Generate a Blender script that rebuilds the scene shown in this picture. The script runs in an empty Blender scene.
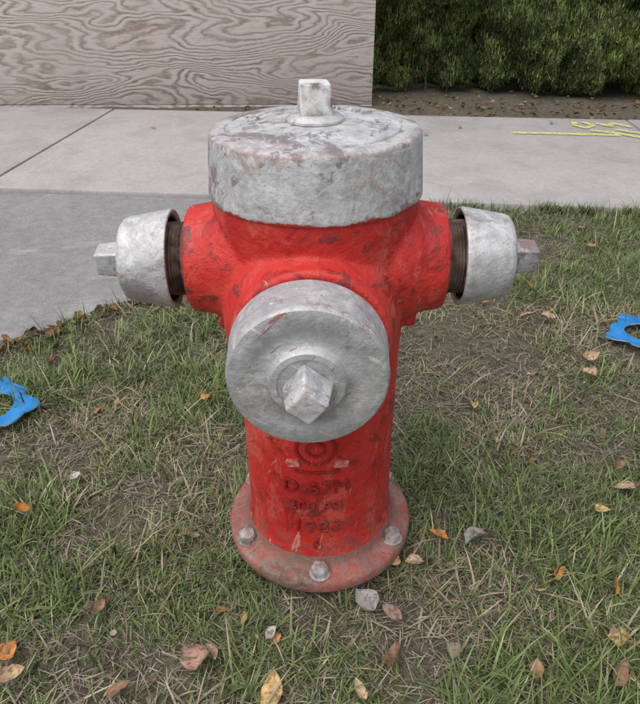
import bpy, bmesh, math, random
import numpy as np
from mathutils import Vector, Matrix
random.seed(7); rng=np.random.default_rng(11)
sc=bpy.context.scene

# ---------------------------------------------------------------- helpers
def link(o,parent=None):
    sc.collection.objects.link(o)
    if parent is not None: o.parent=parent
    return o

class M:
    def __init__(s,name,rough=.6,metal=0.0):
        s.m=bpy.data.materials.new(name); s.m.use_nodes=True
        s.t=s.m.node_tree; s.b=s.t.nodes['Principled BSDF']
        s.b.inputs['Roughness'].default_value=rough
        s.b.inputs['Metallic'].default_value=metal
        s.co=s.t.nodes.new('ShaderNodeTexCoord').outputs['Object']
    def L(s,a,b): s.t.links.new(a,b)
    def val(s,inp,v):
        if isinstance(v,bpy.types.NodeSocket): s.L(v,inp)
        else:
            if isinstance(v,(tuple,list)) and len(v)==3 and inp.type=='RGBA': v=(*v,1)
            inp.default_value=v
    def scale(s,v,vec=None,rot=(0,0,0)):
        # rotate first, then scale, so that stretched patterns run along the rotated axes
        a=s.t.nodes.new('ShaderNodeMapping'); s.L(vec or s.co,a.inputs['Vector']); a.inputs['Rotation'].default_value=rot
        n=s.t.nodes.new('ShaderNodeMapping'); s.L(a.outputs[0],n.inputs['Vector'])
        n.inputs['Scale'].default_value=v
        return n.outputs[0]
    def noise(s,sc_,det=4,rough=.55,vec=None,dist=0):
        n=s.t.nodes.new('ShaderNodeTexNoise'); s.L(vec or s.co,n.inputs['Vector'])
        n.inputs['Scale'].default_value=sc_; n.inputs['Detail'].default_value=det
        n.inputs['Roughness'].default_value=rough; n.inputs['Distortion'].default_value=dist
        return n.outputs['Fac']
    def vor(s,sc_,vec=None,feat='F1',out='Distance'):
        n=s.t.nodes.new('ShaderNodeTexVoronoi'); s.L(vec or s.co,n.inputs['Vector'])
        n.feature=feat; n.inputs['Scale'].default_value=sc_
        return n.outputs[out]
    def ramp(s,f,stops):
        n=s.t.nodes.new('ShaderNodeValToRGB'); s.L(f,n.inputs[0]); e=n.color_ramp.elements
        while len(e)<len(stops): e.new(.5)
        for i,(p,c) in enumerate(stops):
            e[i].position=p
            if not isinstance(c,(tuple,list)): c=(c,c,c)
            e[i].color=(*c,1)
        return n.outputs[0]
    def mix(s,f,a,b,mode='MIX'):
        n=s.t.nodes.new('ShaderNodeMix'); n.data_type='RGBA'; n.blend_type=mode
        s.val(n.inputs[0],f); s.val(n.inputs[6],a); s.val(n.inputs[7],b)
        return n.outputs[2]
    def math(s,op,a,b=0.0,clamp=False):
        n=s.t.nodes.new('ShaderNodeMath'); n.operation=op; n.use_clamp=clamp
        s.val(n.inputs[0],a); s.val(n.inputs[1],b); return n.outputs[0]
    def sep(s,vec=None):
        n=s.t.nodes.new('ShaderNodeSeparateXYZ'); s.L(vec or s.co,n.inputs[0]); return n.outputs
    def mr(s,v,a,b,c=0,d=1):
        n=s.t.nodes.new('ShaderNodeMapRange'); s.L(v,n.inputs[0])
        for i,x in enumerate((a,b,c,d)): n.inputs[i+1].default_value=x
        return n.outputs[0]
    def bump(s,h,strength=.3,dist=.002,prev=None):
        n=s.t.nodes.new('ShaderNodeBump'); s.L(h,n.inputs['Height'])
        n.inputs['Strength'].default_value=strength; n.inputs['Distance'].default_value=dist
        if prev: s.L(prev,n.inputs['Normal'])
        s.L(n.outputs[0],s.b.inputs['Normal']); return n.outputs[0]
    def col(s,c): s.val(s.b.inputs['Base Color'],c)
    def rough(s,c): s.val(s.b.inputs['Roughness'],c)

def finish(bm,name,mat,parent=None,sharp=32,smooth=True):
    bmesh.ops.recalc_face_normals(bm,faces=bm.faces)
    for f in bm.faces: f.smooth=smooth
    for e in bm.edges:
        if len(e.link_faces)==2 and e.calc_face_angle(0)>math.radians(sharp): e.smooth=False
    me=bpy.data.meshes.new(name); bm.to_mesh(me); bm.free()
    if mat: me.materials.append(mat)
    return link(bpy.data.objects.new(name,me),parent)

AX={'Z':lambda r,a,h:(r*math.cos(a),r*math.sin(a),h),
    '-Y':lambda r,a,h:(r*math.cos(a),-h,r*math.sin(a)),
    'X':lambda r,a,h:(h,r*math.cos(a),r*math.sin(a)),
    '-X':lambda r,a,h:(-h,r*math.cos(a),r*math.sin(a))}
def revolve_bm(bm,prof,axis='Z',c=(0,0,0),segs=96,a0=0,closed=False):
    rings=[]
    for r,h in prof:
        if r<1e-6: rings.append([bm.verts.new(Vector(AX[axis](0,0,h))+Vector(c))])
        else: rings.append([bm.verts.new(Vector(AX[axis](r,a0+2*math.pi*i/segs,h))+Vector(c)) for i in range(segs)])
    pairs=list(zip(rings,rings[1:]))
    if closed: pairs.append((rings[-1],rings[0]))
    for A,B in pairs:
        for i in range(segs):
            j=(i+1)%segs
            if len(A)==1 and len(B)==1: continue
            if len(A)==1: bm.faces.new((A[0],B[i],B[j]))
            elif len(B)==1: bm.faces.new((A[i],A[j],B[0]))
            else: bm.faces.new((A[i],A[j],B[j],B[i]))
def revolve(name,prof,mat,parent,axis='Z',c=(0,0,0),segs=96,a0=0,sharp=32,closed=False):
    bm=bmesh.new(); revolve_bm(bm,prof,axis,c,segs,a0,closed); return finish(bm,name,mat,parent,sharp)

_grids={}
def vn(x,y,scale,seed=0):
    if seed not in _grids: _grids[seed]=np.random.default_rng(1000+seed).random((256,256))
    g=_grids[seed]; X=np.asarray(x)*scale+500.3; Y=np.asarray(y)*scale+500.7
    xi=np.floor(X).astype(int); yi=np.floor(Y).astype(int); fx=X-xi; fy=Y-yi
    fx=fx*fx*(3-2*fx); fy=fy*fy*(3-2*fy)
    G=lambda a,b:g[a%256,b%256]
    return (G(xi,yi)*(1-fx)+G(xi+1,yi)*fx)*(1-fy)+(G(xi,yi+1)*(1-fx)+G(xi+1,yi+1)*fx)*fy
def fbm(x,y,scale,seed=0): return .55*vn(x,y,scale,seed)+.3*vn(x,y,scale*2.1,seed+1)+.15*vn(x,y,scale*4.3,seed+2)

def tri_mesh(name,V,T,C,mat,smooth=False):
    me=bpy.data.meshes.new(name); V=V.astype(np.float32); T=T.astype(np.int32)
    me.vertices.add(len(V)); me.vertices.foreach_set('co',V.ravel())
    me.loops.add(T.size); me.loops.foreach_set('vertex_index',T.ravel())
    me.polygons.add(len(T)); me.polygons.foreach_set('loop_start',np.arange(0,T.size,3,dtype=np.int32))
    me.update(calc_edges=True)
    if smooth: me.polygons.foreach_set('use_smooth',np.ones(len(T),dtype=bool))
    if C is not None:
        a=me.color_attributes.new('Col','FLOAT_COLOR','POINT')
        c4=np.ones((len(V),4),dtype=np.float32); c4[:,:3]=C; a.data.foreach_set('color',c4.ravel())
    me.materials.append(mat); me.validate()
    return link(bpy.data.objects.new(name,me))

# ---------------------------------------------------------------- layout
SL=-.095
def near_edge(x): return 1.858+SL*x
def back_edge(x): return 3.53+SL*x
EX=[-60,-6,-3,-1.6,-.907,-.602,-.4,-.1,.2,.38,.46]
EY=[-6,-1.2,-.15,.35,.68,.93,1.05,1.27,1.5,1.7,1.82]
def asph_edge(x): return np.interp(x,EX,EY)+ (vn(x,x*0,9,31)-.5)*.06+(vn(x,x*0,30,32)-.5)*.03
def lawn_edge(x):
    x=np.asarray(x,float); return np.where(x<.46,np.minimum(asph_edge(x),near_edge(x)),near_edge(x))
def gh(x,y):
    x=np.asarray(x,float); y=np.asarray(y,float)
    h=(fbm(x,y,3.0,3)-.5)*.030+(fbm(x,y,14,5)-.5)*.014
    r=np.hypot(x,y); h=h*np.clip((r-.1)/.35,.25,1)
    e=lawn_edge(x); k=np.clip((e-y)/.06,0,1)
    paved=(y<back_edge(x))&(y>e)
    h=np.where(paved,-.035,h*k)
    b=np.clip((y-back_edge(x))/.08,0,1)
    h=np.where(y>=back_edge(x),.012*b+ (fbm(x,y,5,9)-.5)*.03*b,h)
    far=np.clip((np.hypot(x,y)-8)/5,0,1)
    return h*(1-far)+ (-.035)*far*paved

# ---------------------------------------------------------------- materials
def attr_mat(name,rough,spots=False):
    m=M(name,rough); a=m.t.nodes.new('ShaderNodeAttribute'); a.attribute_name='Col'
    c=a.outputs['Color']
    if spots:
        n=m.noise(140,4,.7); c=m.mix(m.ramp(n,[(.50,0),(.62,.75)]),c,(.13,.075,.045))
        m.bump(m.noise(300,3,.6),.5,.002)
    m.col(c); m.b.inputs['Specular IOR Level'].default_value=.3
    return m.m
MG=attr_mat('grass_blades',.55); ML=attr_mat('dry_leaf',.75,True); MH=attr_mat('juniper_foliage',.6)

def soil():
    m=M('soil',.95); x,y,z=m.sep()
    n=m.noise(3,5,.65); n2=m.noise(45,5,.7); n3=m.noise(220,3,.7)
    c=m.ramp(n2,[(.3,(.065,.052,.040)),(.5,(.135,.112,.086)),(.72,(.27,.23,.18))])
    c=m.mix(m.ramp(n,[(.4,0),(.62,.5)]),c,(.11,.12,.06))
    st=m.noise(60,4,.7,vec=m.scale((1,6,1),rot=(0,0,.6)))
    c=m.mix(m.ramp(st,[(.56,0),(.66,.7)]),c,(.34,.29,.21))
    vl=m.t.nodes.new('ShaderNodeVectorMath'); vl.operation='LENGTH'; m.L(m.co,vl.inputs[0])
    far=m.mr(vl.outputs['Value'],5,9)
    c=m.mix(far,c,m.ramp(m.noise(.7,6),[(.35,(.06,.08,.03)),(.65,(.12,.13,.06))]))
    m.col(c); h=m.math('ADD',n2,n3); m.bump(h,.8,.012); return m.m
MSOIL=soil()

def concrete():
    m=M('sidewalk_concrete',.9)
    a=m.noise(2.2,6,.6); b=m.noise(60,5,.7); s=m.noise(420,2,.6)
    c=m.ramp(a,[(.3,(.37,.355,.35)),(.6,(.47,.45,.445)),(.75,(.53,.515,.50))])
    c=m.mix(.5,c,m.ramp(b,[(.3,(.32,.305,.30)),(.7,(.55,.53,.52))]))
    c=m.mix(m.ramp(s,[(.57,0),(.68,.6)]),c,(.21,.20,.19))
    st=m.noise(4,6,.7,dist=.6); c=m.mix(m.ramp(st,[(.47,0),(.66,.55)]),c,(.30,.282,.268))
    sp=m.noise(26,5,.75); c=m.mix(m.ramp(sp,[(.60,0),(.66,.5)]),c,(.25,.235,.22))
    m.col(c); m.bump(m.math('ADD',b,s),.45,.004); return m.m
MCON=concrete()
def asphalt():
    m=M('worn_asphalt',.9)
    a=m.noise(2.6,6,.62,dist=.5); b=m.noise(30,5,.7); v=m.vor(230,vec=m.scale((1,1,1),rot=(.2,.1,.5))); s=m.noise(300,4,.75)
    c=m.ramp(a,[(.3,(.225,.220,.225)),(.5,(.30,.293,.297)),(.7,(.40,.39,.39))])
    c=m.mix(.4,c,m.ramp(b,[(.3,(.16,.157,.16)),(.7,(.45,.44,.44))]))
    c=m.mix(m.ramp(v,[(.10,.3),(.40,0)]),c,(.50,.48,.47))
    c=m.mix(m.ramp(s,[(.53,0),(.64,.75)]),c,(.11,.107,.107))
    s2=m.noise(190,4,.75); c=m.mix(m.ramp(s2,[(.55,0),(.66,.6)]),c,(.52,.50,.49))
    st=m.noise(1.5,6,.74,vec=m.scale((.8,3.0,1)),dist=.9)
    c=m.mix(m.ramp(st,[(.57,0),(.68,.5)]),c,(.56,.55,.55))
    dk=m.noise(2.0,6,.7,dist=.6); c=m.mix(m.ramp(dk,[(.30,.5),(.44,0)]),c,(.15,.145,.145))
    m.col(c); m.bump(m.math('ADD',b,m.math('ADD',s,m.math('MULTIPLY',v,.6))),.6,.005); return m.m
MASP=asphalt()

def ply():
    m=M('weathered_plywood',.85); x,y,z=m.sep()
    f=m.noise(1.0,2.3,.42,vec=m.scale((.95,1,3.3)),dist=.3)
    f2=m.noise(7,4,.55,vec=m.scale((1,1,3)))
    field=m.math('ADD',m.math('MULTIPLY',z,19),m.math('ADD',m.math('MULTIPLY',f,26),m.math('MULTIPLY',f2,2.2)))
    s=m.math('SINE',m.math('MULTIPLY',field,2*math.pi))
    s=m.mr(s,-1,1)
    s=m.math('POWER',s,.7)
    fib=m.noise(1,5,.8,vec=m.scale((9,9,260)))
    amp=m.noise(2.2,4,.6); amp=m.mr(amp,.32,.66,.25,.85)
    g=m.math('ADD',m.math('MULTIPLY',m.math('SUBTRACT',s,.5),amp),m.math('ADD',m.math('MULTIPLY',fib,.75),.24))
    c=m.ramp(g,[(.20,(.18,.125,.10)),(.44,(.35,.275,.24)),(.68,(.50,.43,.395)),(1,(.62,.565,.535))])
    w=m.noise(3,6,.75,vec=m.scale((1,1,2))); c=m.mix(m.ramp(w,[(.40,0),(.7,.65)]),c,(.54,.495,.47))
    m.col(c); m.bump(m.math('ADD',m.math('MULTIPLY',s,1.0),m.math('MULTIPLY',fib,.9)),.5,.003); return m.m
MPLY=ply()

def red(name='chipped_red_paint',dark=1.0):
    m=M(name,.42); x,y,z=m.sep()
    n=m.noise(6,6,.62); n2=m.noise(38,5,.65); sp=m.noise(150,3,.6)
    c=m.ramp(n,[(.30,(.40*dark,.014*dark,.013*dark)),(.44,(.56*dark,.024*dark,.020*dark)),(.58,(.63*dark,.040*dark,.029*dark)),(.72,(.66*dark,.10*dark,.07*dark))])
    fad=m.noise(8,6,.76,vec=m.scale((1.8,1.8,1.0)),dist=.7)
    c=m.mix(m.ramp(fad,[(.52,0),(.60,.42)]),c,(.68*dark,.17*dark,.125*dark))
    od=m.noise(13,6,.7,dist=1.0); c=m.mix(m.ramp(od,[(.38,.8),(.44,0)]),c,(.30,.014,.014))
    low=m.mr(z,.05,.22,.22,0.0)
    rs=m.math('ADD',n2,low); c=m.mix(m.ramp(rs,[(.64,0),(.80,.8)]),c,(.22,.075,.055))
    ax=m.math('ABSOLUTE',x); edge=m.mr(ax,.15,.182,0,.06)
    nb=m.math('ADD',m.noise(22,6,.74,dist=.8),edge); c=m.mix(m.ramp(nb,[(.595,0),(.62,.85)]),c,(.17,.042,.034))
    scr=m.noise(9,4,.6,vec=m.scale((1,1,9),rot=(.5,.5,.3))); c=m.mix(m.ramp(scr,[(.64,0),(.67,.6)]),c,(.17,.035,.03))
    scw=m.noise(12,4,.6,vec=m.scale((1,9,1),rot=(.9,.2,1.1))); c=m.mix(m.ramp(scw,[(.66,0),(.68,.6)]),c,(.62,.34,.28))
    c=m.mix(m.ramp(sp,[(.65,0),(.71,.75)]),c,(.15,.05,.04))
    m.col(c); m.rough(m.ramp(n2,[(.35,.42),(.7,.72)]))
    h=m.math('ADD',m.math('MULTIPLY',m.noise(70,4,.6),1.0),m.math('ADD',m.math('MULTIPLY',n2,2.0),m.math('MULTIPLY',nb,1.0)))
    m.bump(h,.55,.0035); return m.m
MRED=red(); MTXT=red('worn_letters_painted_shade',.50)  # letters and emblem: worn red darkened, relief shading put into the colour
def flangem():
    m=M('rusty_red_flange',.75); x,y,z=m.sep()
    n=m.noise(12,6,.76,dist=.6); n2=m.noise(80,4,.7)
    c=m.ramp(n,[(.38,(.16,.085,.068)),(.47,(.29,.12,.095)),(.54,(.42,.085,.065)),(.64,(.40,.235,.195))])
    c=m.mix(m.ramp(n2,[(.44,0),(.60,.85)]),c,(.26,.19,.16))
    vl=m.t.nodes.new('ShaderNodeVectorMath'); vl.operation='LENGTH'; m.L(m.scale((1,1,0)),vl.inputs[0])
    fr=m.math('ADD',vl.outputs['Value'],m.math('MULTIPLY',m.noise(30,5,.7),.024))
    c=m.mix(m.mr(fr,.142,.160,.85,0),c,(.19,.115,.09))
    m.col(c); m.bump(m.math('ADD',n,n2),.8,.005); return m.m
MFL=flangem()
def silver(name,stain=.5,redwear=.3,metal=.35,specks=.7,scr=.7,redline=False,base=((.38,.38,.395),(.54,.54,.55),(.70,.70,.71)),rots=((.5,.9,.2),(.2,.7,.9)),stc=(.22,.185,.19)):
    m=M(name,.5,metal)
    n=m.noise(9,7,.72,dist=.6); n2=m.noise(50,5,.7); sp=m.noise(210,3,.6)
    c=m.ramp(n2,[(.3,base[0]),(.5,base[1]),(.7,base[2])])
    pat=m.math('ADD',m.math('MULTIPLY',n,.75),m.math('MULTIPLY',n2,.25))
    hp=m.noise(17,6,.75,dist=.5); c=m.mix(m.ramp(hp,[(.53,0),(.60,.65)]),c,(.76,.76,.77))
    c=m.mix(m.math('MULTIPLY',m.ramp(pat,[(.52,0),(.555,1)]),stain),c,stc)
    rr=m.noise(13,6,.74,vec=m.scale((1.3,1.3,1),rot=(.4,.3,.5)),dist=1.2)
    rf=m.math('MULTIPLY',m.ramp(rr,[(.56,0),(.61,1)]),redwear)
    c=m.mix(rf,c,(.34,.17,.125))
    for i,(sx_,ro_) in enumerate((((1,12,12),rots[0]),((1,12,12),rots[1]))):
        q=m.noise(9+4*i,4,.65,vec=m.scale(sx_,rot=ro_),dist=.2)
        c=m.mix(m.math('MULTIPLY',m.ramp(q,[(.645,0),(.665,1)]),scr),c,(.38,.18,.12) if i==0 else (.80,.80,.81))
    c=m.mix(m.math('MULTIPLY',m.ramp(sp,[(.64,0),(.71,1)]),specks),c,(.15,.11,.095))
    if redline:
        x,y,z=m.sep(); h=m.math('ADD',z,m.math('MULTIPLY',m.noise(22,5,.7),-.024))
        c=m.mix(m.mr(h,.6615,.6635,1,0),c,(.48,.05,.04))
        hh=m.math('ADD',z,m.math('MULTIPLY',m.noise(30,5,.75),.02)); e=m.math('SUBTRACT',1,m.math('ABSOLUTE',m.math('MULTIPLY',m.math('SUBTRACT',hh,.7625),260)),True)
        c=m.mix(m.math('MULTIPLY',e,.6),c,(.27,.17,.14))
    m.col(c); m.rough(m.ramp(m.math('ADD',m.math('MULTIPLY',n2,.6),m.math('MULTIPLY',pat,.5)),[(.35,.46),(.75,.72)]))
    m.bump(m.math('ADD',m.math('MULTIPLY',n2,1.8),m.noise(130,3,.6)),.38,.0025); return m.m
MSIL=silver('aluminium_paint_cap',.85,.35,.22,.5,.3,True,rots=((.1,.3,.7),(.8,.5,.3)))
MSILS=silver('aluminium_paint',.6,.30,.25,.5,.4)
MSIL2=silver('worn_cap_metal',.40,.45,.50,.30,.9,base=((.42,.42,.435),(.52,.52,.53),(.62,.62,.63)),rots=((.1,.75,.1),(-.1,-.5,.1)),stc=(.33,.30,.31))
MNUT=silver('worn_nut_metal',.8,.6,.30,.7,.8)
def simple(name,c1,c2,scale=60,rough=.7,metal=0.,b=.4,mid=None):
    m=M(name,rough,metal); n=m.noise(scale,6,.65)
    st=[(.38,c1),(.62,c2)] if mid is None else [(.38,c1),(.5,mid),(.6,c2)]
    m.col(m.ramp(n,st)); m.bump(n,b,.002); return m.m
MTHR=simple('rusty_thread',(.04,.025,.02),(.17,.095,.07),50,.65,.1)
MNIP=simple('worn_brass_nipple',(.07,.045,.036),(.23,.165,.135),45,.6,.2)
MCHIP=simple('chipped_white_paint',(.20,.15,.12),(.74,.74,.73),45,.6,mid=(.52,.50,.48))
MBOLT=simple('zinc_bolt',(.27,.21,.20),(.54,.53,.54),60,.55,.3)
MBLUE=simple('blue_enamel',(.01,.17,.50),(.03,.27,.64),20,.4)
MBLUEE=simple('blue_edge',(.15,.40,.62),(.45,.6,.72),40,.5)

# ---------------------------------------------------------------- ground
def axis_coords(lo,hi,step,ext):
    a=list(np.arange(lo,hi+1e-6,step)); s=step; v=a[-1]; up=[]
    while v<ext: s*=1.35; v+=s; up.append(v)
    s=step; v=a[0]; dn=[]
    while v>-ext: s*=1.35; v-=s; dn.append(v)
    return np.array(dn[::-1]+a+up)
gx=axis_coords(-2.4,2.6,.025,260); gy=axis_coords(-1.1,4.6,.025,260)
X,Y=np.meshgrid(gx,gy); Z=gh(X,Y); nx,ny=len(gx),len(gy)
V=np.stack([X.ravel(),Y.ravel(),Z.ravel()],1)
I=(np.arange(ny-1)[:,None]*nx+np.arange(nx-1)[None]).ravel()
T=np.concatenate([np.stack([I,I+1,I+nx+1],1),np.stack([I,I+nx+1,I+nx],1)])
ground=tri_mesh('ground',V,T,None,MSOIL,True)

def slab_bm(bm,pts,ztop,zbot,bev=.006):
    top=[bm.verts.new((x,y,ztop)) for x,y in pts]; bot=[bm.verts.new((x,y,zbot)) for x,y in pts]
    f=bm.faces.new(top); bm.faces.new(bot[::-1]); n=len(pts)
    for i in range(n): bm.faces.new((top[i],bot[i],bot[(i+1)%n],top[(i+1)%n]))
    if bev:
        es=[e for e in f.edges]; bmesh.ops.bevel(bm,geom=es,offset=bev,segments=2,affect='EDGES',profile=.5)
bm=bmesh.new(); c,s=1/math.hypot(1,SL),SL/math.hypot(1,SL)
x0=-1.50
def swp(u,w):
    px,py=x0-.05,near_edge(x0-.05); return (px+u*c-w*s, py+u*s+w*c)
W=(back_edge(0)-near_edge(0))*c
for k in range(-7,8):
    u0=k*3.35+.005; u1=(k+1)*3.35-.005
    slab_bm(bm,[swp(u0,0),swp(u1,0),swp(u1,W),swp(u0,W)],.026+.002*(k%2),-.08,.010)
sidewalk=finish(bm,'sidewalk',MCON,None,25)
bm=bmesh.new(); xs=np.concatenate([np.linspace(-40,-3,30),np.linspace(-2.95,.46,220)])
pts=[(x,float(min(asph_edge(x),near_edge(x)-.012))) for x in xs]+[(.46,near_edge(.46)-.012),(-40,near_edge(-40)-.012)]
pts=[p for i,p in enumerate(pts) if i==0 or (abs(p[0]-pts[i-1][0])+abs(p[1]-pts[i-1][1]))>1e-4]
slab_bm(bm,pts,.008,-.06,0); asphalt_path=finish(bm,'asphalt_driveway',MASP,None,25)

# yellow utility paint
my=M('yellow_marking_paint',.8); nn=my.noise(55,6,.75); my.col((.78,.80,.16))
tb=my.t.nodes.new('ShaderNodeBsdfTransparent'); mxx=my.t.nodes.new('ShaderNodeMixShader')
my.L(my.ramp(nn,[(.38,0),(.54,.8)]),mxx.inputs[0]); my.L(tb.outputs[0],mxx.inputs[1]); my.L(my.b.outputs[0],mxx.inputs[2]); my.L(mxx.outputs[0],my.t.nodes['Material Output'].inputs[0])
def ribbon(bm,P,w,z):
    P=[Vector((a,b)) for a,b in P]; Q=[]
    for i in range(len(P)-1):
        for k in range(6): Q.append(P[i].lerp(P[i+1],k/6))
    Q.append(P[-1]); L=[];R=[]
    for i,p in enumerate(Q):
        d=(Q[min(i+1,len(Q)-1)]-Q[max(i-1,0)]).normalized(); n=Vector((-d.y,d.x))*w*(.8+.4*random.random())/2
        L.append(bm.verts.new((p.x+n.x,p.y+n.y,z))); R.append(bm.verts.new((p.x-n.x,p.y-n.y,z)))
    for i in range(len(Q)-1): bm.faces.new((L[i],R[i],R[i+1],L[i+1]))
bm=bmesh.new()
ribbon(bm,[(1.13,2.985),(1.30,2.975),(1.50,2.95),(1.74,2.93)],.046,.0325)
ribbon(bm,[(1.58,3.26),(1.55,3.17),(1.60,3.10),(1.66,3.16),(1.63,3.26)],.036,.0330)
ribbon(bm,[(1.70,3.22),(1.76,3.14),(1.80,3.22),(1.88,3.12)],.036,.0332)
ribbon(bm,[(1.60,3.04),(1.72,2.98),(1.88,2.82)],.036,.0335)
ribbon(bm,[(1.76,3.06),(1.86,2.97),(1.98,3.02),(2.1,2.92)],.036,.0340)
finish(bm,'yellow_road_marking',my.m)

# ---------------------------------------------------------------- plywood fence
fence=link(bpy.data.objects.new('plywood_fence',None))
A=Vector((.36,3.80)); B=Vector((-2.24,3.77)); d=(B-A).normalized(); yaw=math.atan2(-d.y,-d.x)
fence.location=(A.x,A.y,.0); fence.rotation_euler=(0,0,yaw)
def box(name,lo,hi,mat,parent,bev=.003):
    bm=bmesh.new(); bmesh.ops.create_cube(bm,size=1)
    for v in bm.verts: v.co=Vector([lo[i]+(v.co[i]+.5)*(hi[i]-lo[i]) for i in range(3)])
    if bev: bmesh.ops.bevel(bm,geom=bm.edges[:],offset=bev,segments=2,affect='EDGES',profile=.5)
    return finish(bm,name,mat,parent,40)
PW=2.95
for k in range(4):
    for r in range(2):
        box(f'panel_{k}_{r}',(-(k+1)*PW+.002,0,.03+r*1.222),(-k*PW-.002,.018,.03+r*1.222+1.218),MPLY,fence,.002)
for k in range(5): box(f'post_{k}',(-k*PW-(.09 if k==0 else .045),.020,-.1),(-k*PW+(.0 if k==0 else .045),.11,2.40),MPLY,fence)
box('bottom_rail',(-4*PW,-.0,-.05),(0.0,.017,.026),MPLY,fence,.002)

# ---------------------------------------------------------------- blade batches
def blades(P,length,width,yaw,th0,dth,col,tipcol=None,segs=3):
    n=len(P); V=[];C=[]
    pos=P.copy(); th=th0.copy(); dirx=np.cos(yaw); diry=np.sin(yaw); sx=-diry; sy=dirx
    ws=[1,.95,.65,0][:segs+1] if segs==3 else [1,.8,0]
    for k in range(segs+1):
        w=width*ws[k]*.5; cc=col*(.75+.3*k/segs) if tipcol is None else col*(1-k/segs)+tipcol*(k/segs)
        if ws[k]>0:
            V.append(np.stack([pos[:,0]+sx*w,pos[:,1]+sy*w,pos[:,2]],1)); V.append(np.stack([pos[:,0]-sx*w,pos[:,1]-sy*w,pos[:,2]],1)); C+=[cc,cc]
        else: V.append(pos.copy()); C.append(cc)
        st=length/segs; pos=pos+np.stack([np.sin(th)*dirx*st,np.sin(th)*diry*st,np.cos(th)*st],1); th=th+dth/segs
    m=len(V); V=np.stack(V,1).reshape(-1,3); C=np.stack(C,1).reshape(-1,3)
    tl=[]
    for k in range(segs-1): a=2*k; tl+=[(a,a+1,a+3),(a,a+3,a+2)]
    a=2*(segs-1); tl.append((a,a+1,a+2))
    T=(np.arange(n)[:,None,None]*m+np.array(tl)[None]).reshape(-1,3); return V,T,C
def merge(parts):
    V=[];T=[];C=[];o=0
    for v,t,c in parts: V.append(v);T.append(t+o);C.append(c);o+=len(v)
    return np.concatenate(V),np.concatenate(T),np.concatenate(C)

def lawn_pts(n,x0,x1,y0,y1,bare=True):
    x=rng.uniform(x0,x1,n); y=rng.uniform(y0,y1,n)
    dens=fbm(x,y,5.5,20)
    keep=(y<lawn_edge(x)+rng.normal(0,.018,n))&(np.hypot(x,y)>.135)
    if bare: keep&=rng.random(n)<np.clip((dens-.31)*4.8,.10,1)
    return x[keep],y[keep]
def turf(n,x0,x1,y0,y1,hs=1.0):
    x,y=lawn_pts(n,x0,x1,y0,y1); n=len(x); P=np.stack([x,y,gh(x,y)-.003],1)
    tall=fbm(x,y,8,40)
    L=rng.uniform(.016,.042,n)*(.6+1.0*tall)*hs
    lng=rng.random(n)<.13*np.clip((tall-.3)*4,.2,2); L[lng]*=rng.uniform(1.5,2.5,lng.sum())
    Wd=rng.uniform(.0015,.0032,n)*(.7+.3*hs); Wd[lng]*=1.4
    th0=np.abs(rng.normal(.55,.42,n)); dth=rng.uniform(.1,1.3,n)
    g=rng.random((n,1)); pal=np.array([(.085,.140,.040),(.23,.30,.115)])
    col=pal[0]*(1-g)+pal[1]*g
    dry=fbm(x,y,4,50); ds=rng.random(n)<np.clip((dry-.43)*2.8,.07,.65)
    straw=np.array([(.40,.345,.235)])*rng.uniform(.5,1.25,(n,1)); col[ds]=straw[ds]
    lb=(rng.random(n)<.12)&~ds; col[lb]=col[lb]*1.35
    dk=(rng.random(n)<.2)&~ds; col[dk]=col[dk]*.55
    th0[ds]+=.5
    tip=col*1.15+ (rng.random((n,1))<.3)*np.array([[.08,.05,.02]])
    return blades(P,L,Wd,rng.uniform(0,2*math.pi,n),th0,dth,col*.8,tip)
def thatch(n,x0,x1,y0,y1):
    x,y=lawn_pts(n,x0,x1,y0,y1,False); n=len(x); P=np.stack([x,y,gh(x,y)+rng.uniform(.001,.010,n)],1)
    L=rng.uniform(.012,.05,n); col=np.array([[.36,.31,.235]])*rng.uniform(.25,1.25,(n,1))+rng.normal(0,.01,(n,3))
    col=np.clip(col,.02,1)
    return blades(P,L,rng.uniform(.0010,.0026,n),rng.uniform(0,2*math.pi,n),rng.normal(1.5,.12,n),rng.normal(.1,.25,n),col,segs=2)
parts=[turf(78000,-.85,.85,-.55,.55),turf(86000,-1.5,1.6,.55,1.9),turf(28000,-2.4,-.85,-1.0,.7),turf(28000,.85,2.4,-1.0,.55),
       turf(14000,-.85,.85,-1.1,-.55),turf(14000,1.6,2.6,.55,1.75),
       thatch(24000,-.9,.9,-.6,.6),thatch(20000,-1.5,1.7,.6,1.9),thatch(10000,-2.4,-.9,-1,.6),thatch(10000,.9,2.4,-1,.6)]
n=1100; a=rng.uniform(0,2*math.pi,n); rr=.168+np.abs(rng.normal(0,.03,n)); x=rr*np.cos(a); y=rr*np.sin(a)
kk=rng.random(n)<np.clip((vn(x,y,14,44)-.30)*3,0,1); x,y,a=x[kk],y[kk],a[kk]; n=len(x); g=rng.random((n,1))
parts.append(blades(np.stack([x,y,gh(x,y)-.003],1),rng.uniform(.03,.065,n),rng.uniform(.002,.0035,n),a+rng.normal(0,1.3,n),np.abs(rng.normal(.5,.3,n)),rng.uniform(.2,1.2,n),np.array([(.12,.18,.055)])*(1-g)+np.array([(.34,.34,.19)])*g))
n=5000; x=rng.uniform(.46,2.6,n); y=near_edge(x)-np.abs(rng.normal(0,.02,n)); g=rng.random((n,1))
kk=rng.random(n)<np.clip((vn(x,x*0,12,45)-.25)*2,0.1,1); x,y,g=x[kk],y[kk],g[kk]; n=len(x)
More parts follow.
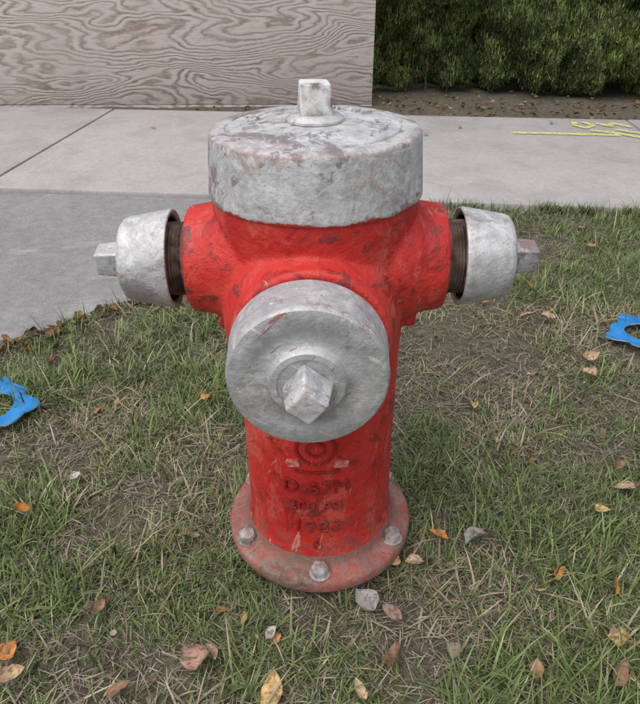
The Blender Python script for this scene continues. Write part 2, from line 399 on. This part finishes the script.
parts.append(blades(np.stack([x,y,gh(x,y)],1),rng.uniform(.03,.07,n),rng.uniform(.002,.004,n),rng.uniform(0,6.28,n),np.abs(rng.normal(.5,.3,n)),rng.uniform(.2,1.2,n),np.array([(.11,.16,.05)])*(1-g)+np.array([(.34,.33,.19)])*g))
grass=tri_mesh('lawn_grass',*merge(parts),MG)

# ---------------------------------------------------------------- leaves
def leaf_batch(items):
    rows=7; tt=np.linspace(0,1,rows); prof=np.sin(np.pi*tt**.8)**.8; prof[0]=.03; prof[-1]=0.02
    parts=[]
    for (x,y,z,size,asp,yaw,tx,ty,curl,col) in items:
        vs=[];cs=[]
        jit=np.random.default_rng(int(abs(x*9173+y*377)*100)%99999)
        bend=jit.normal(0,.3); cup=jit.normal(.0,.5)
        for i,t in enumerate(tt):
            for j in (-1,-.5,0,.5,1):
                w=prof[i]*asp*size*.5*(1+ (jit.random()-.5)*.30)
                px=(t-.5)*size; py=j*w+bend*size*(t-.5)**2
                pz=j*j*w*curl*1.2+ (t-.5)**2*size*(curl+cup)+jit.normal(0,.016)*size
                vs.append((px,py,pz)); cs.append(np.array(col)*((.75 if j==0 else (.8 if abs(j)==1 else 1))*(.80+.4*jit.random())))
        Rm=Matrix.Rotation(yaw,3,'Z')@Matrix.Rotation(tx,3,'X')@Matrix.Rotation(ty,3,'Y')
        v=np.array(vs)@np.array(Rm).T+np.array([x,y,z])
        T=[]
        for i in range(rows-1):
            for j in range(4):
                a=i*5+j; T+=[(a,a+1,a+6),(a,a+6,a+5)]
        parts.append((v,np.array(T),np.array(cs)))
    return merge(parts)
pal=[(.60,.30,.10),(.50,.26,.12),(.34,.18,.10),(.62,.46,.20),(.42,.29,.19),(.26,.14,.08),(.56,.46,.34)]
OR,TN,BR,PK,YL,WH=(.70,.30,.08),(.58,.42,.27),(.34,.20,.13),(.50,.31,.25),(.70,.48,.22),(.60,.58,.54)
items=[]
named=[(.37,.37,.042,YL,1.4),(.72,.57,.05,TN,.3),(.69,.49,.045,TN,2),(.62,.80,.055,PK,.2),(.68,.80,.05,TN,.0),(.70,.89,.035,OR,1),
(.22,-.04,.040,OR,2.6),(.17,-.10,.036,TN,.1),(.135,-.10,.025,YL,.8),(.12,-.28,.062,BR,1.75),(-.07,-.335,.056,YL,1.35),(-.19,-.28,.05,PK,.4),(-.17,-.27,.034,PK,2.2),(-.47,-.31,.045,TN,.5),(-.49,-.27,.036,OR,1),
(.42,-.12,.032,OR,.9),(.51,-.15,.038,OR,1.5),(.48,-.25,.036,YL,2.9),(.38,-.16,.025,TN,0),(.64,.16,.035,BR,1),(.62,.09,.045,TN,2.5),(.06,-.33,.034,TN,2),
(-.08,-.24,.026,WH,1),(.08,-.18,.05,(.38,.36,.36),2.2),(.12,-.20,.045,(.34,.24,.20),2.4),(.29,-.04,.05,(.42,.40,.38),.4),(-.51,.12,.025,WH,1),(-.28,.40,.03,OR,0),
(-.58,.02,.035,OR,.3),(-.56,.03,.03,BR,2),(.93,.98,.04,TN,1),(.54,.49,.03,TN,2),(1.0,1.33,.04,BR,0),(.40,.24,.03,TN,1),(-.37,-.19,.03,BR,1),(.21,-.27,.03,(.35,.30,.22),1),
(.55,.03,.04,YL,.2),(.33,-.30,.035,(.40,.25,.13),1.2),(.50,-.33,.05,TN,.1),(.45,-.31,.05,BR,1),(-.30,-.33,.04,BR,.8)]
for i,(x,y,sz,cl,yw) in enumerate(named):
    items.append((x,y,float(gh(x,y))+.026,sz,(.5,.62,.75)[i%3],yw,rng.normal(0,.3),rng.normal(0,.3),rng.uniform(.2,1.0),cl))
for k in range(380):
    x=rng.uniform(-2.2,2.4); y=rng.uniform(-.9,1.7)
    if y>float(lawn_edge(x))+.03 or math.hypot(x,y)<.2: continue
    items.append((x,y,float(gh(x,y))+.016,rng.uniform(.010,.030),rng.uniform(.4,.75),rng.uniform(0,6.28),rng.normal(0,.35),rng.normal(0,.35),rng.uniform(.1,.8),np.array(pal[rng.integers(len(pal))])*rng.uniform(.4,1)))
for k in range(420):
    x=rng.uniform(-1.3,.3); y=float(lawn_edge(x))-abs(rng.normal(0,.08))+.02
    items.append((x,y,float(gh(x,y))+.014,rng.uniform(.012,.035),rng.uniform(.4,.75),rng.uniform(0,6.28),rng.normal(0,.4),rng.normal(0,.4),rng.uniform(.1,.8),np.array(pal[rng.integers(6)])*rng.uniform(.2,.6)))
for k in range(1000):
    x=rng.uniform(-2.5,5); y=back_edge(x)+.05+abs(rng.normal(.28,.25))
    if x<.36 and y>3.7: continue
    items.append((x,y,float(gh(x,y))+rng.uniform(.005,.02),rng.uniform(.015,.045),rng.uniform(.45,.8),rng.uniform(0,6.28),rng.normal(0,.35),rng.normal(0,.35),rng.uniform(.1,.8),np.array(pal[rng.integers(6)])*rng.uniform(.25,.75)))
for k in range(8):
    x=rng.uniform(-1.8,2.6); y=back_edge(x)-abs(rng.normal(0,.25))
    items.append((x,y,.034,rng.uniform(.02,.04),.6,rng.uniform(0,6.28),0,0,.3,pal[rng.integers(6)]))
tri_mesh('fallen_leaves',*leaf_batch(items),ML,True)

# ---------------------------------------------------------------- juniper hedge
hedge=link(bpy.data.objects.new('juniper_hedge',None))
N=210000
hx=rng.uniform(.25,4.6,N); hz=rng.uniform(.03,1.5,N)
def front(x,z):
    lump=(fbm(x,z,1.6,60)-.5)*.60+(fbm(x,z,6,64)-.5)*.42
    base=4.23+SL*x*.5+.18*np.clip((.16-z)/.16,0,1)+.10*z
    gap=np.exp(-((x-1.20)/.05)**2)*.22
    return base-lump+gap
fy=front(hx,hz); depth=rng.exponential(.045,N); hy=fy+depth
keep=(rng.random(N)<np.clip(.30+ (vn(hx,hz,9,70))*1.4,0,1))&(rng.random(N)<np.clip((hz+.06)/.16,.2,1))
hx,hy,hz,depth=hx[keep],hy[keep],hz[keep],depth[keep]; n=len(hx)
P=np.stack([hx,hy,hz],1)
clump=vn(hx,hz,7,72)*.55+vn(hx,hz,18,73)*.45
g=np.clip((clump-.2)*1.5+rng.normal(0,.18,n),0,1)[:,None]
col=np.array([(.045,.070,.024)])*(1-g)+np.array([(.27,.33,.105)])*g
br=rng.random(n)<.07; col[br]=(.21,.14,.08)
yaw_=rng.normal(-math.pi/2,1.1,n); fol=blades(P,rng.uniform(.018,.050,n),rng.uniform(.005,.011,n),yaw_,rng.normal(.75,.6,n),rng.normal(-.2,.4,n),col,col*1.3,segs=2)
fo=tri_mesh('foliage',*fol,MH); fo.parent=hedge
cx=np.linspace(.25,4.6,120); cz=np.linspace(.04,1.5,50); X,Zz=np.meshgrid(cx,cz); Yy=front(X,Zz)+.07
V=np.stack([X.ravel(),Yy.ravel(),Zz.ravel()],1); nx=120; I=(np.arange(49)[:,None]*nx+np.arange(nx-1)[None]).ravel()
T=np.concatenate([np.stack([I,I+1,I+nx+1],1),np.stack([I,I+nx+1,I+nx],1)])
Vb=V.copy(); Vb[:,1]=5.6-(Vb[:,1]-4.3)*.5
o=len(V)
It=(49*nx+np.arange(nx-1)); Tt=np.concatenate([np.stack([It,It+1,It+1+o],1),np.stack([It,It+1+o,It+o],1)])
co=tri_mesh('inner_core',np.concatenate([V,Vb]),np.concatenate([T,T[:,::-1]+o,Tt]),None,simple('hedge_dark_core',(.02,.024,.010),(.07,.07,.03),40,.9),True); co.parent=hedge  # continuous dark green-brown sheet filling in behind the foliage blades
n=26000; bx=rng.uniform(.25,4.6,n); by=rng.uniform(4.2,5.6,n); bz=1.48+ (fbm(bx,by,2,80)-.5)*.3
g=rng.random((n,1)); colb=np.array([(.04,.06,.018)])*(1-g)+np.array([(.22,.28,.07)])*g
tb_=tri_mesh('top_foliage',*blades(np.stack([bx,by,bz],1),rng.uniform(.03,.07,n),rng.uniform(.007,.012,n),rng.uniform(0,6.28,n),rng.normal(.5,.5,n),rng.normal(0,.4,n),colb,segs=2),MH); tb_.parent=hedge
bm=bmesh.new()
for k in range(22):
    x=rng.uniform(.35,4.5); y0=float(4.40+SL*x*.5+rng.normal(0,.05)); r=rng.uniform(.006,.014); lean=rng.normal(0,.15); prev=None
    for q in range(4):
        h=q*.07-.02; ring=[bm.verts.new((x+lean*h+r*(1-q*.12)*math.cos(a)+.006*math.sin(q*2+k),y0+r*(1-q*.12)*math.sin(a),h)) for a in [i*math.pi/3 for i in range(6)]]
        if prev:
            for i in range(6): bm.faces.new((prev[i],prev[(i+1)%6],ring[(i+1)%6],ring[i]))
        prev=ring
finish(bm,'stems',simple('juniper_bark',(.05,.035,.025),(.16,.11,.08),60,.9),hedge)

# ---------------------------------------------------------------- fire hydrant
H=link(bpy.data.objects.new('fire_hydrant',None)); H.rotation_euler=(0,math.radians(-.5),0)
ZO=.570; ZP=.521; PX=-.010
bm=bmesh.new()
revolve_bm(bm,[(0,.04),(.133,.04),(.133,.068),(.1290,.088),(.1262,.12),(.1262,.30),(.128,.42),(.1305,.50),(.133,.56),(.1355,.60),(.138,.63),(.1415,.655),(.1415,.676),(0,.676)])
for ax in ('X','-X'):
    revolve_bm(bm,[(0,0),(.102,.0),(.102,.085),(.098,.112),(.088,.132),(.081,.147),(.0770,.176),(.073,.183),(0,.183)],ax,(0,0,ZO),72)
revolve_bm(bm,[(0,0),(.124,.0),(.124,.085),(.117,.115),(.109,.135),(.1055,.150),(.105,.163),(.100,.168),(0,.168)],'-Y',(PX*.7,0,ZP),72)
for sx in (-1,1):
    bmesh.ops.create_cube(bm,size=.02,matrix=Matrix.Translation((sx*.137,-.03,.484)))
    m4=Matrix.Translation((sx*.118,0,.625))@Matrix.Rotation(sx*.75,4,'Y')@Matrix.Diagonal((.058,.068,.030,1))
    bmesh.ops.create_uvsphere(bm,u_segments=24,v_segments=14,radius=1,matrix=m4)
body=finish(bm,'barrel_body',MRED,H,180)
r=body.modifiers.new('r','REMESH'); r.mode='VOXEL'; r.voxel_size=.0032; r.use_smooth_shade=True
sm=body.modifiers.new('s','SMOOTH'); sm.factor=.5; sm.iterations=9
tx=bpy.data.textures.new('cast_unevenness','CLOUDS'); tx.noise_scale=.045
dm=body.modifiers.new('d','DISPLACE'); dm.texture=tx; dm.strength=.0028; dm.mid_level=.5; dm.texture_coords='LOCAL'

fl=revolve('base_flange',[(0,.024),(.160,.024),(.166,.027),(.1685,.032),(.1685,.049),(.165,.054),(.158,.0562),(.142,.0585),(.137,.064),(.1325,.076),(.120,.078)],MFL,H,sharp=50)
revolve('lower_barrel',[(.125,-.15),(.125,.02),(.140,.0232),(0,.0232)],MFL,H)
for k in range(6):
    a=math.radians(-90+60*k); bx,by=.1495*math.cos(a),.1495*math.sin(a)
    bm=bmesh.new()
    revolve_bm(bm,[(0,.0565),(.0178,.0565),(.0178,.0587),(0,.0587)],'Z',(bx,by,0),24)
    revolve_bm(bm,[(0,.0588),(.0152,.0588),(.0158,.061),(.0158,.0705),(.0140,.0735),(.008,.0748),(0,.075)],'Z',(bx,by,0),6,a0=k*.6)
    finish(bm,f'flange_bolt_{k}',MBOLT,H,30)

revolve('bonnet_cap',[(0,.672),(.1445,.672),(.1458,.6745),(.1455,.679),(.1405,.746),(.1400,.7505),(.1380,.7540),(.134,.7557),(.1185,.7570),(.1170,.7555),(.1130,.7555),(.1115,.7580),(.060,.7625),(.0,.7645)],MSIL,H,sharp=40,segs=128)
revolve('nut_collar',[(0,.764),(.038,.764),(.038,.7670),(.033,.771),(.028,.773),(0,.773)],MSILS,H)
def frustum(name,w0,w1,h0,h1,axis,c,mat,a0=math.pi/4,bev=.003,n=4):
    bm=bmesh.new(); revolve_bm(bm,[(0,h0),(w0,h0),(w1,h1),(0,h1)],axis,c,n,a0)
    bmesh.ops.recalc_face_normals(bm,faces=bm.faces)
    es=[e for e in bm.edges if len(e.link_faces)==2 and e.calc_face_angle(0)>.6]
    bmesh.ops.bevel(bm,geom=es,offset=bev,segments=3,affect='EDGES',profile=.6)
    return finish(bm,name,mat,H,50)
frustum('operating_nut',.0300,.0265,.771,.811,'Z',(0,0,0),MCHIP,a0=math.pi/4+.12,bev=.0035)

for ax,nm in (('X','a'),('-X','b')):
    c0=(0,0,ZO)
    revolve('nozzle_thread_'+nm,[(.045,.170),(.057,.181),(.057,.187),(.053,.189)]+[(.0535 if i%2 else .0508,.190+i*.0022) for i in range(24)]+[(.02,.244)],MNIP,H,ax,c0,72,sharp=80)
    revolve('hose_cap_'+nm,[(.0640,.2085),(.0690,.2055),(.0712,.2065),(.0716,.210),(.0705,.216),(.0610,.268),(.0590,.2735),(.0550,.2770),(.046,.2785),(.044,.277),(.034,.277),(.032,.281),(.028,.283),(0,.283)],MSILS,H,ax,c0,72,sharp=35)
    revolve('cap_inner_'+nm,[(.0645,.2083)]+[(.0645 if i%2 else .0608,.2095+i*.0026) for i in range(8)]+[(.0585,.232),(.057,.246),(.0,.247)],MTHR,H,ax,c0,72,sharp=80)
    frustum('cap_nut_'+nm,.0280,.0240,.282,.320,ax,c0,MNUT,a0=math.pi/4+.15)
cp=(PX,0,ZP)
revolve('pumper_thread',[(.06,.15)]+[(.092 if i%2 else .088,.165+i*.0025) for i in range(8)]+[(.05,.187)],MTHR,H,'-Y',cp,72,sharp=80)
revolve('pumper_cap',[(.090,.180),(.0990,.1785),(.1010,.1805),(.1012,.188),(.1002,.192),(.0982,.237),(.0972,.2415),(.0948,.2448),(.0905,.2460),(.072,.2468),(.070,.2455),(.050,.2455),(.0475,.2472),(.0465,.253),(.0440,.2555),(.037,.256),(.035,.2535),(.031,.2535),(0,.2535)],MSIL2,H,'-Y',cp,128,sharp=38)
frustum('pumper_nut',.0325,.0250,.2535,.300,'-Y',cp,MNUT,a0=.10+math.pi/2,bev=.004)

def text_mesh(name,body_,size,mat,fn,ext=.0028,bev=.0005,space=1.12,off=0):
    cu=bpy.data.curves.new(name,'FONT'); cu.body=body_; cu.size=size; cu.extrude=ext; cu.bevel_depth=bev; cu.offset=off
    cu.align_x='CENTER'; cu.align_y='CENTER'; cu.space_character=space; cu.resolution_u=4
    to=bpy.data.objects.new(name,cu); sc.collection.objects.link(to)
    dg=bpy.context.evaluated_depsgraph_get(); me=bpy.data.meshes.new_from_object(to.evaluated_get(dg)); bpy.data.objects.remove(to)
    bmx=bmesh.new(); bmx.from_mesh(me)
    for v in bmx.verts: v.co=Vector(fn(*v.co))
    return finish(bmx,name,mat,H,40)
def on_barrel(zc,r=.1272):
    return lambda x,y,z:((r+z)*math.sin((x-.004)/r),-(r+z)*math.cos((x-.004)/r),zc+y)
for i,(t,zc,sz) in enumerate((('D-67M',.232,.035),('200 PSI',.192,.027),('1983',.146,.037),('6',.104,.034))):
    text_mesh(f'cast_text_{i}',t,sz,MTXT,on_barrel(zc))
def ring_on_barrel(name,zc,r0,r1,n=40,h=.003,xs=1,mat=None):
    bm=bmesh.new(); f=on_barrel(zc)
    R=[[bm.verts.new(f(rr*math.cos(2*math.pi*i/n)*xs,rr*math.sin(2*math.pi*i/n),hh)) for i in range(n)] for rr,hh in ((r1,-.003),(r1,h),(r0,h),(r0,-.003))]
    for A_,B_ in zip(R,R[1:]):
        for i in range(n): bm.faces.new((A_[i],A_[(i+1)%n],B_[(i+1)%n],B_[i]))
    return finish(bm,name,mat or MTXT,H,40)
ring_on_barrel('emblem_ring',.312,.027,.031,xs=1.05,h=.0026); ring_on_barrel('emblem_inner_ring',.312,.011,.015,xs=1.05,h=.0026)
def plate(name,xc,zc,w,h,mat,rot=0):
    bm=bmesh.new(); f=on_barrel(zc); n=6
    def P_(u,v,e):
        a,b=u*w/2,v*h/2; return f(xc+a*math.cos(rot)-b*math.sin(rot),a*math.sin(rot)+b*math.cos(rot),e)
    top=[[bm.verts.new(P_(2*i/n-1,j,.0028)) for i in range(n+1)] for j in (-1,1)]
    bot=[[bm.verts.new(P_(2*i/n-1,j,-.003)) for i in range(n+1)] for j in (-1,1)]
    for i in range(n):
        bm.faces.new((top[0][i],top[0][i+1],top[1][i+1],top[1][i]))
        bm.faces.new((bot[0][i],bot[0][i+1],top[0][i+1],top[0][i])); bm.faces.new((top[1][i],top[1][i+1],bot[1][i+1],bot[1][i]))
    for q in (0,n): bm.faces.new((bot[0][q],top[0][q],top[1][q],bot[1][q]))
    return finish(bm,name,mat,H,30)
MW=simple('emblem_bare_metal',(.45,.04,.03),(.66,.34,.30),110,.6)
plate('emblem_wing_a',-.036,.280,.020,.012,MW,.25); plate('emblem_wing_b',.040,.279,.022,.011,MW,-.2); plate('emblem_base',.002,.266,.070,.005,MTXT)
def on_top(r,mid): return lambda x,y,z:((r+y)*math.cos(mid-x/r),(r+y)*math.sin(mid-x/r),.7618-.05*y+z*.8)
text_mesh('top_text_a','OPEN',.028,MSILS,on_top(.086,math.radians(60)))
text_mesh('top_text_b','M-67',.028,MSILS,on_top(.086,math.radians(180)))
text_mesh('top_text_c','<-----',.024,MSILS,on_top(.086,math.radians(115)))
text_mesh('top_text_d','TURN',.028,MSILS,on_top(.086,math.radians(-20)))

# ---------------------------------------------------------------- blue rings
def blue_ring(loc,rot,tilt):
    e=link(bpy.data.objects.new('blue_ring_plate',None)); e.location=loc; e.rotation_euler=(tilt[0],tilt[1],rot)
    n=240; bm=bmesh.new()
    def ro(a):
        v=.090
        for k in range(4):
            d=(a-k*math.pi/2+math.pi)%(2*math.pi)-math.pi
            v+= .026*max(0,1-abs(d)/.32)**.8 - .010*math.exp(-((d-.52)/.12)**2)
        return v
    lv=[(0,-.002),(1,-.002),(1,.002),(0,.002)]; R=[]
    for kind,z in lv:
        R.append([bm.verts.new(((ro(2*math.pi*i/n) if kind else .052)*math.cos(2*math.pi*i/n),(ro(2*math.pi*i/n) if kind else .052)*math.sin(2*math.pi*i/n),z)) for i in range(n)])
    for q in range(4):
        A_,B_=R[q],R[(q+1)%4]
        for i in range(n):
            f=bm.faces.new((A_[i],A_[(i+1)%n],B_[(i+1)%n],B_[i]))
            if q in (1,3): f.material_index=1
    o=finish(bm,'plate',MBLUE,e,30); o.data.materials.append(MBLUEE)
blue_ring((-.780,.344,.032),.1,(.07,-.03)); blue_ring((.915,.690,.034),math.pi+.15,(.05,.04))

# ---------------------------------------------------------------- light, sky, camera
w=bpy.data.worlds.new('World'); sc.world=w; w.use_nodes=True; nt=w.node_tree
sky=nt.nodes.new('ShaderNodeTexSky'); sky.sky_type='NISHITA'; sky.sun_disc=False
sky.air_density=1.0; sky.dust_density=3.0; sky.ozone_density=1.0
hs=nt.nodes.new('ShaderNodeHueSaturation'); hs.inputs['Saturation'].default_value=.40
nt.links.new(sky.outputs[0],hs.inputs['Color']); bg=nt.nodes['Background']; nt.links.new(hs.outputs[0],bg.inputs[0]); bg.inputs[1].default_value=.15
sd=bpy.data.lights.new('sun','SUN'); sd.energy=1.75; sd.angle=math.radians(65); sd.color=(1,.94,.88)
so=link(bpy.data.objects.new('sun',sd))
dv=Vector((-.35,-.40,1.1)).normalized()
so.rotation_euler=dv.to_track_quat('Z','Y').to_euler()
sky.sun_elevation=math.asin(dv.z); sky.sun_rotation=math.atan2(dv.x,dv.y)
cd=bpy.data.cameras.new('camera'); cam=link(bpy.data.objects.new('camera',cd)); sc.camera=cam
cd.sensor_fit='HORIZONTAL'; cd.sensor_width=36; cd.lens=36; cd.clip_start=.02; cd.clip_end=1000
cam.location=(0,-.865,.955); cam.rotation_euler=(math.radians(90-32.4),0,0)
sc.view_settings.view_transform='Standard'; sc.view_settings.look='None'; sc.view_settings.exposure=0
